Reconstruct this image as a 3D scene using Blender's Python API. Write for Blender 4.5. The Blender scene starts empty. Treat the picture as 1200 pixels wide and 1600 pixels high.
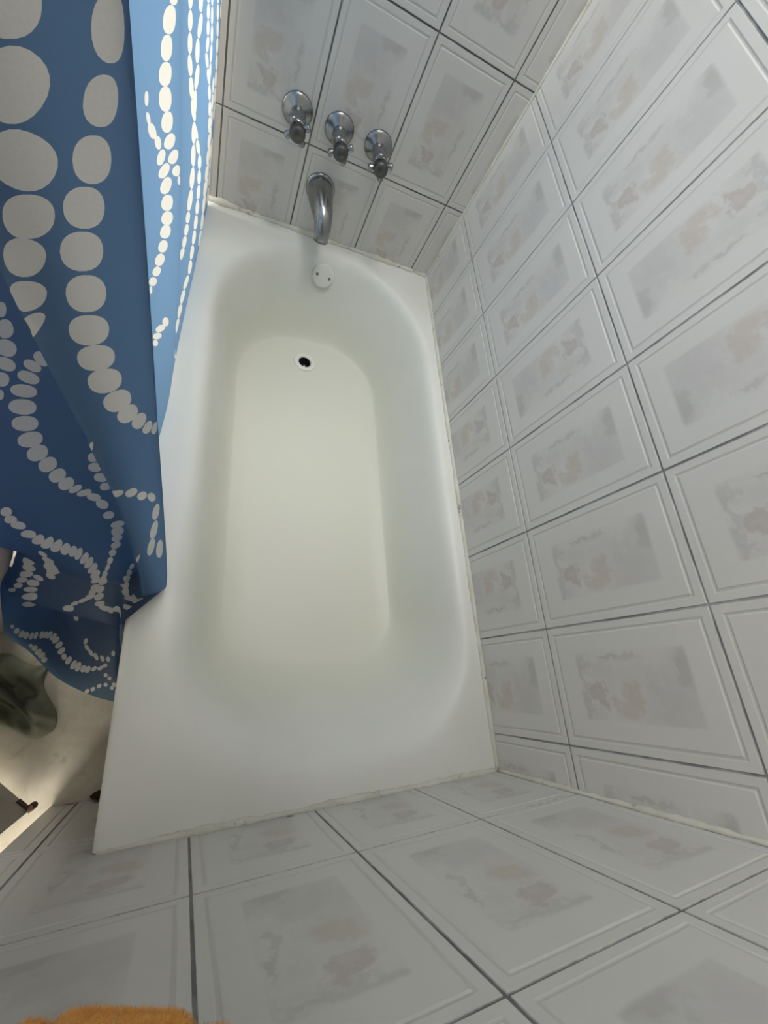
import bpy, bmesh, math, random
from mathutils import Vector, Matrix
from mathutils.geometry import delaunay_2d_cdt
random.seed(4)
C = bpy.context.scene.collection
scene = bpy.context.scene

# ------------------------------------------------------------------ helpers
def tag(o, label, cat, group=None, kind=None):
    o['label'] = label; o['category'] = cat
    if group: o['group'] = group
    if kind: o['kind'] = kind
    return o
def build(name, bm, mats, parent=None, smooth=False):
    me = bpy.data.meshes.new(name); bm.to_mesh(me); bm.free()
    o = bpy.data.objects.new(name, me); C.objects.link(o)
    for m in (mats if isinstance(mats, (list, tuple)) else [mats]): me.materials.append(m)
    if smooth:
        for p in me.polygons: p.use_smooth = True
    if parent: o.parent = parent
    return o
def structure(name, bm, mats, label, cat, smooth=False):
    return tag(build(name, bm, mats, None, smooth), label, cat, None, 'structure')
def empty(name, loc, label, cat, group=None):
    o = bpy.data.objects.new(name, None); C.objects.link(o)
    o.location = loc; o.empty_display_size = .03
    return tag(o, label, cat, group)
def box(bm, a, b, mi=0):
    x0, y0, z0 = a; x1, y1, z1 = b
    v = [bm.verts.new(p) for p in [(x0,y0,z0),(x1,y0,z0),(x1,y1,z0),(x0,y1,z0),(x0,y0,z1),(x1,y0,z1),(x1,y1,z1),(x0,y1,z1)]]
    for f in [(0,3,2,1),(4,5,6,7),(0,1,5,4),(1,2,6,5),(2,3,7,6),(3,0,4,7)]:
        bm.faces.new([v[i] for i in f]).material_index = mi
def loft(bm, rings, closed=True, cap0=False, cap1=False, mi=0):
    vs = [[bm.verts.new(p) for p in r] for r in rings]
    n = len(vs[0])
    for a, b in zip(vs, vs[1:]):
        for i in range(n if closed else n-1):
            j = (i+1) % n
            bm.faces.new((a[i], a[j], b[j], b[i])).material_index = mi
    if cap0: bm.faces.new(vs[0][::-1]).material_index = mi
    if cap1: bm.faces.new(vs[-1]).material_index = mi
    return vs
def frame(d):
    d = Vector(d).normalized()
    a = Vector((0,0,1)) if abs(d.z) < .9 else Vector((1,0,0))
    s = d.cross(a).normalized(); u = s.cross(d).normalized()
    return d, s, u
def lathe(bm, prof, org=(0,0,0), axis=(0,0,1), n=32, cap0=True, cap1=True, mi=0, sx=1.0):
    d, s, u = frame(axis); o = Vector(org); rings = []
    for r, h in prof:
        rings.append([o + d*h + s*(math.cos(t)*r*sx) + u*(math.sin(t)*r) for t in [2*math.pi*i/n for i in range(n)]])
    loft(bm, rings, True, cap0, cap1, mi)
def tube(bm, pts, rad, n=10, caps=True, mi=0):
    pts = [Vector(p) for p in pts]; rings = []
    for i, p in enumerate(pts):
        t = (pts[min(i+1, len(pts)-1)] - pts[max(i-1, 0)])
        d, s, u = frame(t); r = rad[i] if isinstance(rad, (list, tuple)) else rad
        rings.append([p + s*math.cos(2*math.pi*k/n)*r + u*math.sin(2*math.pi*k/n)*r for k in range(n)])
    loft(bm, rings, True, caps, caps, mi)
def fix(bm):
    bmesh.ops.recalc_face_normals(bm, faces=bm.faces)

# ------------------------------------------------------------------ materials
class NT:
    def __init__(s, name):
        s.m = bpy.data.materials.new(name); s.m.use_nodes = True
        s.t = s.m.node_tree; s.b = s.t.nodes['Principled BSDF']
    def n(s, typ, **kw):
        nd = s.t.nodes.new(typ)
        for k, v in kw.items(): setattr(nd, k, v)
        return nd
    def link(s, a, b): s.t.links.new(a, b)
    def put(s, sock, v):
        if hasattr(v, 'is_output') or isinstance(v, bpy.types.NodeSocket): s.link(v, sock)
        else: sock.default_value = v
    def math(s, op, a, b=0.0, c=0.0, clamp=False):
        nd = s.n('ShaderNodeMath', operation=op, use_clamp=clamp)
        s.put(nd.inputs[0], a); s.put(nd.inputs[1], b); s.put(nd.inputs[2], c)
        return nd.outputs[0]
    def step(s, x, lo, hi):
        nd = s.n('ShaderNodeMapRange', interpolation_type='SMOOTHSTEP')
        s.put(nd.inputs[0], x); nd.inputs[1].default_value = lo; nd.inputs[2].default_value = hi
        nd.inputs[3].default_value = 0; nd.inputs[4].default_value = 1
        return nd.outputs[0]
    def down(s, x, lo, hi): return s.math('SUBTRACT', 1.0, s.step(x, lo, hi))
    def mix(s, f, a, b, mode='MIX'):
        nd = s.n('ShaderNodeMix', data_type='RGBA', blend_type=mode)
        s.put(nd.inputs[0], f)
        s.put(nd.inputs[6], a if not isinstance(a, tuple) else (*a, 1)); s.put(nd.inputs[7], b if not isinstance(b, tuple) else (*b, 1))
        return nd.outputs[2]
    def noise(s, vec, scale, detail=3, rough=.55, dist=0.0):
        nd = s.n('ShaderNodeTexNoise'); nd.inputs['Scale'].default_value = scale
        nd.inputs['Detail'].default_value = detail; nd.inputs['Roughness'].default_value = rough
        nd.inputs['Distortion'].default_value = dist
        if vec is not None: s.link(vec, nd.inputs['Vector'])
        return nd.outputs['Fac']
    def obj(s): return s.n('ShaderNodeTexCoord').outputs['Object']
    def color(s, v): s.put(s.b.inputs['Base Color'], v if not isinstance(v, tuple) else (*v, 1))
    def bump(s, h, strength=.3, dist=.002):
        nd = s.n('ShaderNodeBump'); nd.inputs['Strength'].default_value = strength; nd.inputs['Distance'].default_value = dist
        s.link(h, nd.inputs['Height']); s.link(nd.outputs[0], s.b.inputs['Normal'])
def simple(name, col, rough=.5, metal=0.0, nscale=0, namt=.1, spec=.5):
    k = NT(name)
    if nscale:
        f = k.noise(k.obj(), nscale, 4)
        k.color(k.mix(f, tuple(c*(1-namt) for c in col), tuple(min(1, c*(1+namt)) for c in col)))
    else: k.color(col)
    k.b.inputs['Roughness'].default_value = rough; k.b.inputs['Metallic'].default_value = metal
    k.b.inputs['Specular IOR Level'].default_value = spec
    return k.m

def tile_material(name, w, h, flip, grout, rust=None):
    """glazed wall tile with a printed marble panel; UV carries metres from the tile's corner"""
    k = NT(name)
    uv = k.n('ShaderNodeUVMap'); sp = k.n('ShaderNodeSeparateXYZ'); k.link(uv.outputs[0], sp.inputs[0])
    a, b = sp.outputs[0], sp.outputs[1]
    p = k.math('DIVIDE', a, w); q = k.math('DIVIDE', b, h)
    if flip: p = k.math('SUBTRACT', 1.0, p); q = k.math('SUBTRACT', 1.0, q)
    ob = k.obj()
    # wobble for ragged prints
    n1 = k.noise(uv.outputs[0], 22, 4, .6); n2 = k.noise(uv.outputs[0], 41, 3, .6); n3 = k.noise(uv.outputs[0], 9, 3, .5)
    pw = k.math('ADD', p, k.math('MULTIPLY', k.math('SUBTRACT', n1, .5), .34))
    qw = k.math('ADD', q, k.math('MULTIPLY', k.math('SUBTRACT', n2, .5), .24))
    def blob(cp, cq, rp, rq, rot=0.0, soft=.45):
        dp = k.math('SUBTRACT', pw, cp); dq = k.math('SUBTRACT', qw, cq)
        c, s_ = math.cos(rot), math.sin(rot)
        e1 = k.math('DIVIDE', k.math('ADD', k.math('MULTIPLY', dp, c), k.math('MULTIPLY', dq, s_)), rp)
        e2 = k.math('DIVIDE', k.math('SUBTRACT', k.math('MULTIPLY', dq, c), k.math('MULTIPLY', dp, s_)), rq)
        d = k.math('SQRT', k.math('ADD', k.math('MULTIPLY', e1, e1), k.math('MULTIPLY', e2, e2)))
        return k.down(d, 1-soft, 1+soft)
    def rng(x, lo, hi, s_): return k.math('MULTIPLY', k.step(x, lo-s_, lo+s_), k.down(x, hi-s_, hi+s_))
    panel = k.math('MULTIPLY', rng(p, .23, .76, .012), rng(q, .185, .835, .012))
    col = k.mix(n3, (.60, .585, .555), (.655, .64, .61))
    inner = k.mix(k.step(n1, .35, .65), (.53, .512, .485), (.605, .59, .56))
    col = k.mix(k.math('MULTIPLY', panel, .5), col, inner)
    def paint(mask, c, amt):
        nonlocal col
        m = k.math('MULTIPLY', k.math('MULTIPLY', mask, panel), amt*.62)
        col = k.mix(m, col, tuple(x for x in c))
    paint(blob(.40, .77, .34, .13, 0, .3), (.445, .443, .432), .45)      # grey wedge by the upper edge
    paint(blob(.60, .82, .10, .05, 0, .5), (.36, .345, .325), .6)
    paint(blob(.38, .66, .20, .10, .3, .6), (.50, .47, .465), .55)
    paint(blob(.37, .485, .10, .075, .3, .4), (.485, .405, .335), .8)      # tan patch
    paint(blob(.44, .305, .11, .055, -.3, .3), (.395, .315, .280), .8)      # brown hook
    paint(blob(.435, .325, .045, .025, -.3, .3), (.56, .55, .54), .55)
    paint(blob(.42, .205, .34, .030, .05, .5), (.405, .395, .385), .65)     # dark lower edge
    paint(blob(.715, .42, .022, .07, .1, .4), (.37, .365, .34), .7)         # thin streaks
    paint(blob(.70, .55, .030, .06, -.1, .4), (.39, .385, .36), .6)
    paint(blob(.62, .36, .07, .08, .5, .5), (.50, .475, .45), .5)
    # framed edge: darker line along the groove
    ed = k.math('MINIMUM', k.math('MINIMUM', a, k.math('SUBTRACT', w, a)), k.math('MINIMUM', b, k.math('SUBTRACT', h, b)))
    groove = rng(ed, .0135, .0165, .0008)
    col = k.mix(k.math('MULTIPLY', groove, .30), col, (.36, .36, .35))
    jit = k.math('ADD', ed, k.math('MULTIPLY', k.math('SUBTRACT', k.noise(ob, 60, 3), .5), .0012))
    gr = k.down(jit, .0012, .0022)
    gcol = k.mix(k.step(k.noise(ob, 12, 3), .40, .62), grout, tuple(c*1.7 for c in grout))
    col = k.mix(gr, col, gcol)
    if rust:
        for (rx, ry, rz, rad, rc) in rust:
            vd = k.n('ShaderNodeVectorMath', operation='DISTANCE'); k.link(ob, vd.inputs[0]); vd.inputs[1].default_value = (rx, ry, rz)
            dd = k.math('ADD', vd.outputs['Value'], k.math('MULTIPLY', k.math('SUBTRACT', k.noise(ob, 70, 3), .5), rad*1.3))
            col = k.mix(k.math('MULTIPLY', k.down(dd, rad*.5, rad*1.2), .85), col, rc)
    k.color(col)
    k.link(k.math('ADD', k.math('MULTIPLY', gr, .4), .34), k.b.inputs['Roughness'])
    k.b.inputs['Specular IOR Level'].default_value = .35
    k.bump(k.noise(ob, 55, 3), .06, .001)
    return k.m

M = {}
M['tile_right'] = tile_material('tile_right', .200, .2967, False, (.25, .25, .245))
M['tile_far'] = tile_material('tile_far', .200, .293, False, (.12, .12, .115))
M['tile_near'] = tile_material('tile_near', .200, .300, True, (.17, .17, .165), [(-.772, .0, -.372, .021, (.085, .035, .015)), (-.835, .0, -.392, .012, (.09, .06, .03)), (-.45, 0, .012, .007, (.12, .10, .05)), (-.885, 0, -.39, .02, (.16, .08, .04))])
M['plaster'] = simple('plaster', (.40, .39, .36), .8, 0, 8, .05)
M['white_paint'] = simple('white_paint', (.70, .69, .66), .6, 0, 6, .04)
M['ceiling_paint'] = simple('ceiling_paint', (.78, .78, .76), .85, 0, 5, .03)
M['door_paint'] = simple('door_paint', (.36, .34, .31), .5, 0, 18, .12)
M['rust'] = simple('rust', (.07, .032, .020), .85, .2, 90, .7)
# enamel of the tub
k = NT('enamel')
o_ = k.obj(); f1 = k.noise(o_, 3.2, 4); 
c_ = k.mix(k.step(f1, .35, .65), (.74, .745, .69), (.775, .775, .735))
sep = k.n('ShaderNodeSeparateXYZ'); k.link(o_, sep.inputs[0])
c_ = k.mix(k.down(k.math('ADD', sep.outputs[2], k.math('MULTIPLY', f1, .10)), -.20, -.04), c_, (.71, .715, .625))
k.color(c_); k.b.inputs['Roughness'].default_value = .42; k.b.inputs['Specular IOR Level'].default_value = .35
M['enamel'] = k.m
# caulk: cream, with mould and dirt
k = NT('caulk'); o_ = k.obj()
c_ = k.mix(k.step(k.noise(o_, 14, 4), .35, .65), (.60, .585, .49), (.68, .67, .60))
c_ = k.mix(k.math('MULTIPLY', k.step(k.noise(o_, 26, 4, .65), .60, .70), .75), c_, (.13, .115, .09))
k.color(c_); k.b.inputs['Roughness'].default_value = .7; k.bump(k.noise(o_, 120, 3), .5, .003)
M['caulk'] = k.m
k = NT('floor_stone'); o_ = k.obj()
c_ = k.mix(k.step(k.noise(o_, 9, 5, .6, .6), .35, .7), (.46, .41, .31), (.60, .55, .45))
c_ = k.mix(k.math('MULTIPLY', k.step(k.noise(o_, 30, 4, .7, .4), .56, .72), .45), c_, (.32, .27, .17))
k.color(c_); k.b.inputs['Roughness'].default_value = .45
M['floor'] = k.m
k = NT('chrome'); k.color((.33, .335, .335)); k.b.inputs['Metallic'].default_value = 1
k.link(k.math('ADD', k.math('MULTIPLY', k.noise(k.obj(), 60, 4), .12), .20), k.b.inputs['Roughness']); M['chrome'] = k.m
M['chrome_end'] = simple('chrome_end', (.13, .13, .125), .5, 1, 80, .25)
M['plate'] = simple('plate', (.73, .73, .68), .4, 0, 20, .03)
M['screw'] = simple('screw', (.22, .20, .17), .5, .6)
M['ring'] = simple('ring', (.80, .79, .74), .35)
M['dark'] = simple('dark', (.012, .010, .008), .6, 0, 60, .6)
M['ceramic'] = simple('ceramic', (.50, .44, .42), .35, 0, 5, .04)
M['olive'] = simple('olive', (.20, .205, .145), .9, 0, 40, .25)
M['glass_frost'] = simple('glass_frost', (.75, .82, .9), .5)
k = NT('orange_terry'); k.color(k.mix(k.noise(k.obj(), 140, 3), (.92, .43, .06), (1.0, .64, .20))); k.b.inputs['Roughness'].default_value = .95
k.b.inputs['Sheen Weight'].default_value = .4; M['orange'] = k.m
# translucent curtain cloth
def cloth(name, dif, tra, w):
    k = NT(name); t = k.t; t.nodes.remove(k.b)
    out = [n for n in t.nodes if n.type == 'OUTPUT_MATERIAL'][0]
    uv = k.n('ShaderNodeUVMap')
    f = k.noise(uv.outputs[0], 900, 2)
    d = k.n('ShaderNodeBsdfDiffuse'); tr = k.n('ShaderNodeBsdfTranslucent'); mx = k.n('ShaderNodeMixShader'); gl = k.n('ShaderNodeBsdfGlossy'); m2 = k.n('ShaderNodeMixShader')
    k.link(k.mix(f, tuple(c*.85 for c in dif), tuple(min(1, c*1.15) for c in dif)), d.inputs[0])
    tr.inputs[0].default_value = (*tra, 1); mx.inputs[0].default_value = w
    gl.inputs['Roughness'].default_value = .55; gl.inputs[0].default_value = (.8, .8, .8, 1); m2.inputs[0].default_value = .035
    k.link(d.outputs[0], mx.inputs[1]); k.link(tr.outputs[0], mx.inputs[2]); k.link(mx.outputs[0], m2.inputs[1]); k.link(gl.outputs[0], m2.inputs[2])
    k.link(m2.outputs[0], out.inputs['Surface'])
    return k.m
M['cloth_blue'] = cloth('cloth_blue', (.026, .050, .092), (.21, .39, .63), .50)
M['cloth_white'] = cloth('cloth_white', (.62, .60, .56), (.86, .85, .78), .50)

# ------------------------------------------------------------------ room shell
FZ = -.40
L = 1.45; CEIL = 2.02; LEFT = -1.95
def tile_wall(name, axis, uext, vext, ulines, vlines, place, mat, label, inward, flips=()):
    """product grid with a recessed joint and a pressed frame round every tile"""
    TW = .2
    offs = [0, .0012, .0022, .0125, .0145, .0165, .0185]
    dep = [-.0018, -.0018, 0, 0, -.0009, -.0009, .0002]
    def breaks(lines, ext):
        s = []
        for l0, l1 in zip(lines, lines[1:]):
            for o in offs: s += [(l0+o, l0, l1), (l1-o, l0, l1)]
        r = [t for t in s if ext[0]+1e-5 < t[0] < ext[1]-1e-5]
        for e in ext:
            for l0, l1 in zip(lines, lines[1:]):
                if l0-1e-6 <= e < l1 or (e == lines[-1] and l1 == e): r.append((e, l0, l1)); break
        r = sorted(set((round(t[0], 5), t[1], t[2]) for t in r))
        out = []
        for t in r:
            if out and abs(out[-1][0]-t[0]) < 2e-5: continue
            out.append(t)
        return out
    def prof(d):
        for i in range(len(offs)-1):
            if d <= offs[i+1]+1e-6:
                t = min(1, max(0, (d-offs[i])/(offs[i+1]-offs[i]))); return dep[i]+(dep[i+1]-dep[i])*t
        return dep[-1]
    bu, bv = breaks(ulines, uext), breaks(vlines, vext)
    bm = bmesh.new(); uvl = bm.loops.layers.uv.new('UVMap')
    g = []
    for (u, u0, u1) in bu:
        row = []
        for (v, v0, v1) in bv:
            d = min(u-u0, u1-u, v-v0, v1-v)
            row.append(bm.verts.new(place(u, v, prof(max(0, d)))))
        g.append(row)
    for i in range(len(bu)-1):
        for j in range(len(bv)-1):
            f = bm.faces.new((g[i][j], g[i+1][j], g[i+1][j+1], g[i][j+1]))
            um = (bu[i][0]+bu[i+1][0])/2; vm = (bv[j][0]+bv[j+1][0])/2
            u0, u1 = [(a, b) for a, b in zip(ulines, ulines[1:]) if a-1e-6 <= um <= b+1e-6][0]
            v0, v1 = [(a, b) for a, b in zip(vlines, vlines[1:]) if a-1e-6 <= vm <= b+1e-6][0]
            turned = (ulines.index(u0), vlines.index(v0)) in flips     # a few tiles were laid the other way up
            for lp, (uu, vv) in zip(f.loops, [(bu[i][0], bv[j][0]), (bu[i+1][0], bv[j][0]), (bu[i+1][0], bv[j+1][0]), (bu[i][0], bv[j+1][0])]):
                lp[uvl].uv = (TW-(uu-u0)*TW/(u1-u0), v1-vv) if turned else ((uu-u0)*TW/(u1-u0), vv-v0)
            f.material_index = 0
    bm.normal_update(); bm.faces.ensure_lookup_table()
    if bm.faces and bm.faces[0].normal.dot(Vector(inward)) < 0: bmesh.ops.reverse_faces(bm, faces=bm.faces)
    return bm
# right wall, x = 0
bm = tile_wall('wall_right', 0, (0, L), (-.02, CEIL), [.072+.2*i for i in range(-1, 8)], [-.0803+.2967*i for i in range(0, 9)],
               lambda u, v, d: (-d, u, v), None, '', (-1, 0, 0), {(4, 1), (4, 2), (3, 2), (4, 0), (3, 0), (2, 0), (1, 3)})
box(bm, (.004, -.12, FZ-.05), (.10, L+.1, CEIL), 1)
structure('wall_right', bm, [M['tile_right'], M['plaster']], 'right wall of pale framed tiles along the long side of the tub', 'wall')
# far wall, y = L
bm = tile_wall('wall_far', 1, (-.905, 0), (FZ, CEIL), [-.062+.2*i for i in range(-5, 2)], [-.364-.293+.293*i for i in range(0, 11)],
               lambda u, v, d: (u, L-d, v), None, '', (0, -1, 0))
WX0, WX1, WZ0, WZ1 = -1.50, -.92, .10, 1.50
box(bm, (WX1, L+.004, FZ-.05), (.0, L+.1, CEIL), 1); box(bm, (LEFT-.1, L+.004, FZ-.05), (WX0, L+.1, CEIL), 1)
box(bm, (WX0, L+.004, FZ-.05), (WX1, L+.1, WZ0), 1); box(bm, (WX0, L+.004, WZ1), (WX1, L+.1, CEIL), 1)
structure('wall_far', bm, [M['tile_far'], M['plaster']], 'far end wall of framed tiles carrying the tap handles and spout', 'wall')
# near wall, y = 0, ends at the door opening
bm = tile_wall('wall_near', 1, (-.868, 0), (FZ, CEIL), [-1.02, -.82, -.606, -.406, -.206, -.006, .194], [-.682+.3*i for i in range(0, 11)],
               lambda u, v, d: (u, d, v), None, '', (0, 1, 0))
box(bm, (-.868, -.10, FZ-.05), (.0, -.004, CEIL), 1)
box(bm, (LEFT-.1, -.10, FZ-.05), (-1.63, 0, CEIL), 1)
box(bm, (-1.63, -.10, 1.62), (-.868, 0, CEIL), 1)
structure('wall_near', bm, [M['tile_near'], M['plaster']], 'near end wall of framed tiles at the foot of the picture', 'wall')
# left wall, and the window in the far wall beyond the curtain
bm = bmesh.new(); box(bm, (LEFT-.10, 0, FZ-.05), (LEFT, L, CEIL))
structure('wall_left', bm, M['plaster'], 'plastered left wall beyond the shower curtain', 'wall')
bm = bmesh.new(); Y0, Y1 = L+.03, L+.08; ZM = (WZ0+WZ1)/2
for a, b in [((WX0, WZ0), (WX1, WZ0+.04)), ((WX0, WZ1-.04), (WX1, WZ1)), ((WX0, WZ0), (WX0+.04, WZ1)), ((WX1-.04, WZ0), (WX1, WZ1)), ((WX0, ZM-.02), (WX1, ZM+.02))]:
    box(bm, (a[0], Y0, a[1]), (b[0], Y1, b[1]))
wf = structure('window_1', bm, M['white_paint'], 'white window frame with frosted panes behind the curtain', 'window')
bm = bmesh.new(); box(bm, (WX0+.03, L+.050, WZ0+.03), (WX1-.03, L+.060, WZ1-.03))
build('pane', bm, M['glass_frost'], wf)
# floor, hall floor, ceiling, hall shell
bm = bmesh.new(); box(bm, (LEFT-.1, -1.30, FZ-.05), (.0, L+.1, FZ))
structure('floor', bm, M['floor'], 'cream stained floor between tub and door', 'floor')
bm = bmesh.new(); box(bm, (LEFT-.1, -1.30, CEIL), (.1, L+.1, CEIL+.05))
structure('ceiling', bm, M['ceiling_paint'], 'white painted ceiling', 'ceiling')
bm = bmesh.new(); box(bm, (LEFT-.1, -1.40, FZ-.05), (.1, -1.30, CEIL+.05)); box(bm, (LEFT-.2, -1.30, FZ-.05), (LEFT-.1, -.1, CEIL)); box(bm, (.0, -1.30, FZ-.05), (.1, -.12, CEIL))
structure('wall_hall', bm, M['white_paint'], 'bright hall wall seen through the gap beside the door', 'wall')

# door leaf, standing ajar, hinged at the end of the near wall
hx, hy = -.896, .006
dd = Vector((-.736, .677, 0)).normalized(); dn = Vector((dd.y, -dd.x, 0))   # dn: towards the tub side
if dn.x < 0: dn = -dn
bm = bmesh.new()
def dpt(s, t, z): p = Vector((hx, hy, 0)) + dd*s - dn*t; return (p.x, p.y, z)
DW, DT, DZ0, DZ1 = .70, .035, FZ+.026, 1.58
v = [bm.verts.new(dpt(s, t, z)) for z in (DZ0, DZ1) for (s, t) in ((0, 0), (DW, 0), (DW, DT), (0, DT))]
for f in [(0,1,2,3), (7,6,5,4), (0,4,5,1), (1,5,6,2), (2,6,7,3), (3,7,4,0)]: bm.faces.new([v[i] for i in f])
fix(bm); bmesh.ops.bevel(bm, geom=bm.edges[:], offset=.002, segments=2, affect='EDGES')
door = structure('door_1', bm, M['door_paint'], 'grey door leaf standing ajar at the end of the near wall', 'door')
def hinge(z0, z1):
    bm = bmesh.new()
    lathe(bm, [(.006, 0), (.007, .002), (.007, z1-z0-.002), (.005, z1-z0)], (hx+.004, hy+.006, z0), (0, 0, 1), 12)
    for (ox, oy) in ((.0, .0),):
        p0 = Vector(dpt(.002, -.002, z0)); p1 = Vector(dpt(.034, .001, z1))
    q = [Vector(dpt(s, t, z)) for z in (z0+.004, z1-.004) for (s, t) in ((-.004, -.0025), (.030, -.0025), (.030, .001), (-.004, .001))]
    vs = [bm.verts.new(p) for p in q]
    for f in [(0,1,2,3), (7,6,5,4), (0,4,5,1), (1,5,6,2), (2,6,7,3), (3,7,4,0)]: bm.faces.new([vs[i] for i in f])
    fix(bm)
    o = build('hinge', bm, M['rust'], door); o['label'] = 'rusty brown door hinge'
hinge(FZ+.028, FZ+.055); hinge(-.150, -.075)

# ------------------------------------------------------------------ bathtub
def rrect(x0, x1, y0, y1, far_l, far_r, near_l, near_r, nc=24, ns=16):
    """closed loop, elliptical corners given as (rx, ry); starts on the near side, runs +x"""
    pts = []
    def arc(cx, cy, rx, ry, a0):
        for i in range(nc+1):
            a = a0 + math.pi/2*i/nc; pts.append((cx+rx*math.cos(a), cy+ry*math.sin(a)))
    def line(a, b):
        for i in range(1, ns): t = i/ns; pts.append((a[0]+(b[0]-a[0])*t, a[1]+(b[1]-a[1])*t))
    arc(x1-near_r[0], y0+near_r[1], *near_r, -math.pi/2); line(pts[-1], (x1, y1-far_r[1]))
    arc(x1-far_r[0], y1-far_r[1], *far_r, 0); line(pts[-1], (x0+far_l[0], y1))
    arc(x0+far_l[0], y1-far_l[1], *far_l, math.pi/2); line(pts[-1], (x0, y0+near_l[1]))
    arc(x0+near_l[0], y0+near_l[1], *near_l, math.pi); line(pts[-1], (x1-near_r[0], y0))
    return pts
lip = rrect(-.674, -.022, .010, 1.430, (.31, .37), (.28, .37), (.285, .26), (.245, .26))
flo = rrect(-.560, -.112, .262, 1.296, (.19, .19), (.18, .19), (.13, .12), (.12, .12))
BZ = -.255
def floor_z(x, y): return BZ - .012*(y-.235)/1.08
PROF = [(0, 0), (.06, -.0004), (.12, -.0015), (.18, -.004), (.23, -.0085), (.28, -.0155), (.32, -.0245), (.36, -.037), (.40, -.054), (.44, -.076), (.48, -.101), (.52, -.125), (.57, -.150), (.62, -.171), (.67, -.189), (.72, -.205), (.77, -.2185), (.82, -.230), (.87, -.2395), (.92, -.247), (.96, -.2515), (1, -.255)]
XL = -.735                                          # outer left edge of the rim
bm = bmesh.new()
rings = []
for f, z in PROF:
    s = z/BZ
    rings.append([((1-f)*a[0]+f*b[0], (1-f)*a[1]+f*b[1], z + (floor_z(*b)-BZ)*s) for a, b in zip(lip, flo)])
vs = loft(bm, rings, True)
# floor with the drain hole cut out
DX, DY, DR = -.352, 1.205, .020
hole = [(DX+DR*math.cos(2*math.pi*i/28), DY+DR*math.sin(2*math.pi*i/28)) for i in range(28)]
def cdt_fill(bm, outer, holes, zf, inner_pts=()):
    pts = list(outer); loops = [outer]; ed = [(i, (i+1) % len(outer)) for i in range(len(outer))]
    for h in holes:
        o = len(pts); pts += h; ed += [(o+i, o+(i+1) % len(h)) for i in range(len(h))]
    pts += list(inner_pts)
    vo, eo, fo, *_ = delaunay_2d_cdt([Vector(p) for p in pts], ed, [], 0, 1e-7)
    def inside(p, poly):
        c = False; n = len(poly)
        for i in range(n):
            x0, y0 = poly[i]; x1, y1 = poly[(i+1) % n]
            if (y0 > p[1]) != (y1 > p[1]) and p[0] < (x1-x0)*(p[1]-y0)/(y1-y0)+x0: c = not c
        return c
    nv = [bm.verts.new((p[0], p[1], zf(p[0], p[1]))) for p in vo]
    for f in fo:
        cx = sum(vo[i][0] for i in f)/3; cy = sum(vo[i][1] for i in f)/3
        if inside((cx, cy), outer) and not any(inside((cx, cy), h) for h in holes):
            bm.faces.new([nv[i] for i in f])
grid = [(-.50+.055*i, .33+.08*j) for i in range(7) for j in range(11)]
cdt_fill(bm, flo, [hole], floor_z, [g for g in grid if math.dist(g, (DX, DY)) > .04])
# flat rim between the lip and the wall / apron edge
def seg(a, b, n): return [(a[0]+(b[0]-a[0])*i/n, a[1]+(b[1]-a[1])*i/n) for i in range(n)]
rx0, rx1 = XL+.012, -.001
outer = seg((rx0, .0015), (rx1, .0015), 20)+seg((rx1, .0015), (rx1, L-.0015), 36)+seg((rx1, L-.0015), (rx0, L-.0015), 20)+seg((rx0, L-.0015), (rx0, .0015), 36)
cdt_fill(bm, outer, [lip], lambda x, y: 0.0)
# rolled outer edge and apron with a stepped panel
edge = [(rx0, 0)]+[(rx0-.012*math.sin(a), -.012*(1-math.cos(a))) for a in [math.pi/2*i/6 for i in range(1, 7)]]
edge += [(XL, -.040), (XL+.003, -.050), (XL+.014, -.062), (XL+.016, -.075), (XL+.016, FZ+.06), (XL+.010, FZ+.045), (XL+.010, FZ+.001)]
loft(bm, [[(x, .0015+(L-.003)*i/30, z) for i in range(31)] for x, z in edge], False)
bmesh.ops.remove_doubles(bm, verts=bm.verts[:], dist=2e-5)
fix(bm)
tub = empty('bathtub', (-.36, .72, FZ), 'white enamel bathtub with rounded basin filling the alcove', 'bathtub')
def local(o, parent):
    o.parent = parent; o.matrix_parent_inverse = Matrix.Translation(parent.location).inverted(); return o
sh = build('tub_shell', bm, M['enamel'], None, True); local(sh, tub)
# drain: flange ring, cup and crossbar
DZ = floor_z(DX, DY)
bm = bmesh.new()
lathe(bm, [(.0205, -.001), (.0205, .0012), (.0225, .0046), (.028, .0056), (.034, .0046), (.0368, .0018), (.0362, .0002), (.0362, -.002)], (DX, DY, DZ), (0, 0, 1), 40, False, False)
bm2 = bmesh.new()
dr = build('drain_flange', bm, M['ring'], None, True); local(dr, tub); dr['label'] = 'white drain ring with a dark hole'
bm = bm2
lathe(bm, [(.0203, .0005), (.0195, -.010), (.018, -.045), (.0001, -.046)], (DX, DY, DZ), (0, 0, 1), 28, False, False)
dc = build('drain_cup', bm, M['dark'], None, True); local(dc, dr); dc.matrix_parent_inverse = Matrix.Translation(tub.location).inverted() @ Matrix.Identity(4) if False else dc.matrix_parent_inverse
dc.parent = dr; dc.matrix_parent_inverse = Matrix.Identity(4)
bm = bmesh.new()
lathe(bm, [(.0001, .012), (.006, .011), (.008, .006), (.008, 0), (.003, -.004), (.003, -.016)], (DX+.002, DY-.003, DZ-.022), (.15, -.1, 1), 16)
ds = build('drain_screw', bm, M['chrome'], None, True); ds.parent = dr; ds.matrix_parent_inverse = Matrix.Identity(4)
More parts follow.
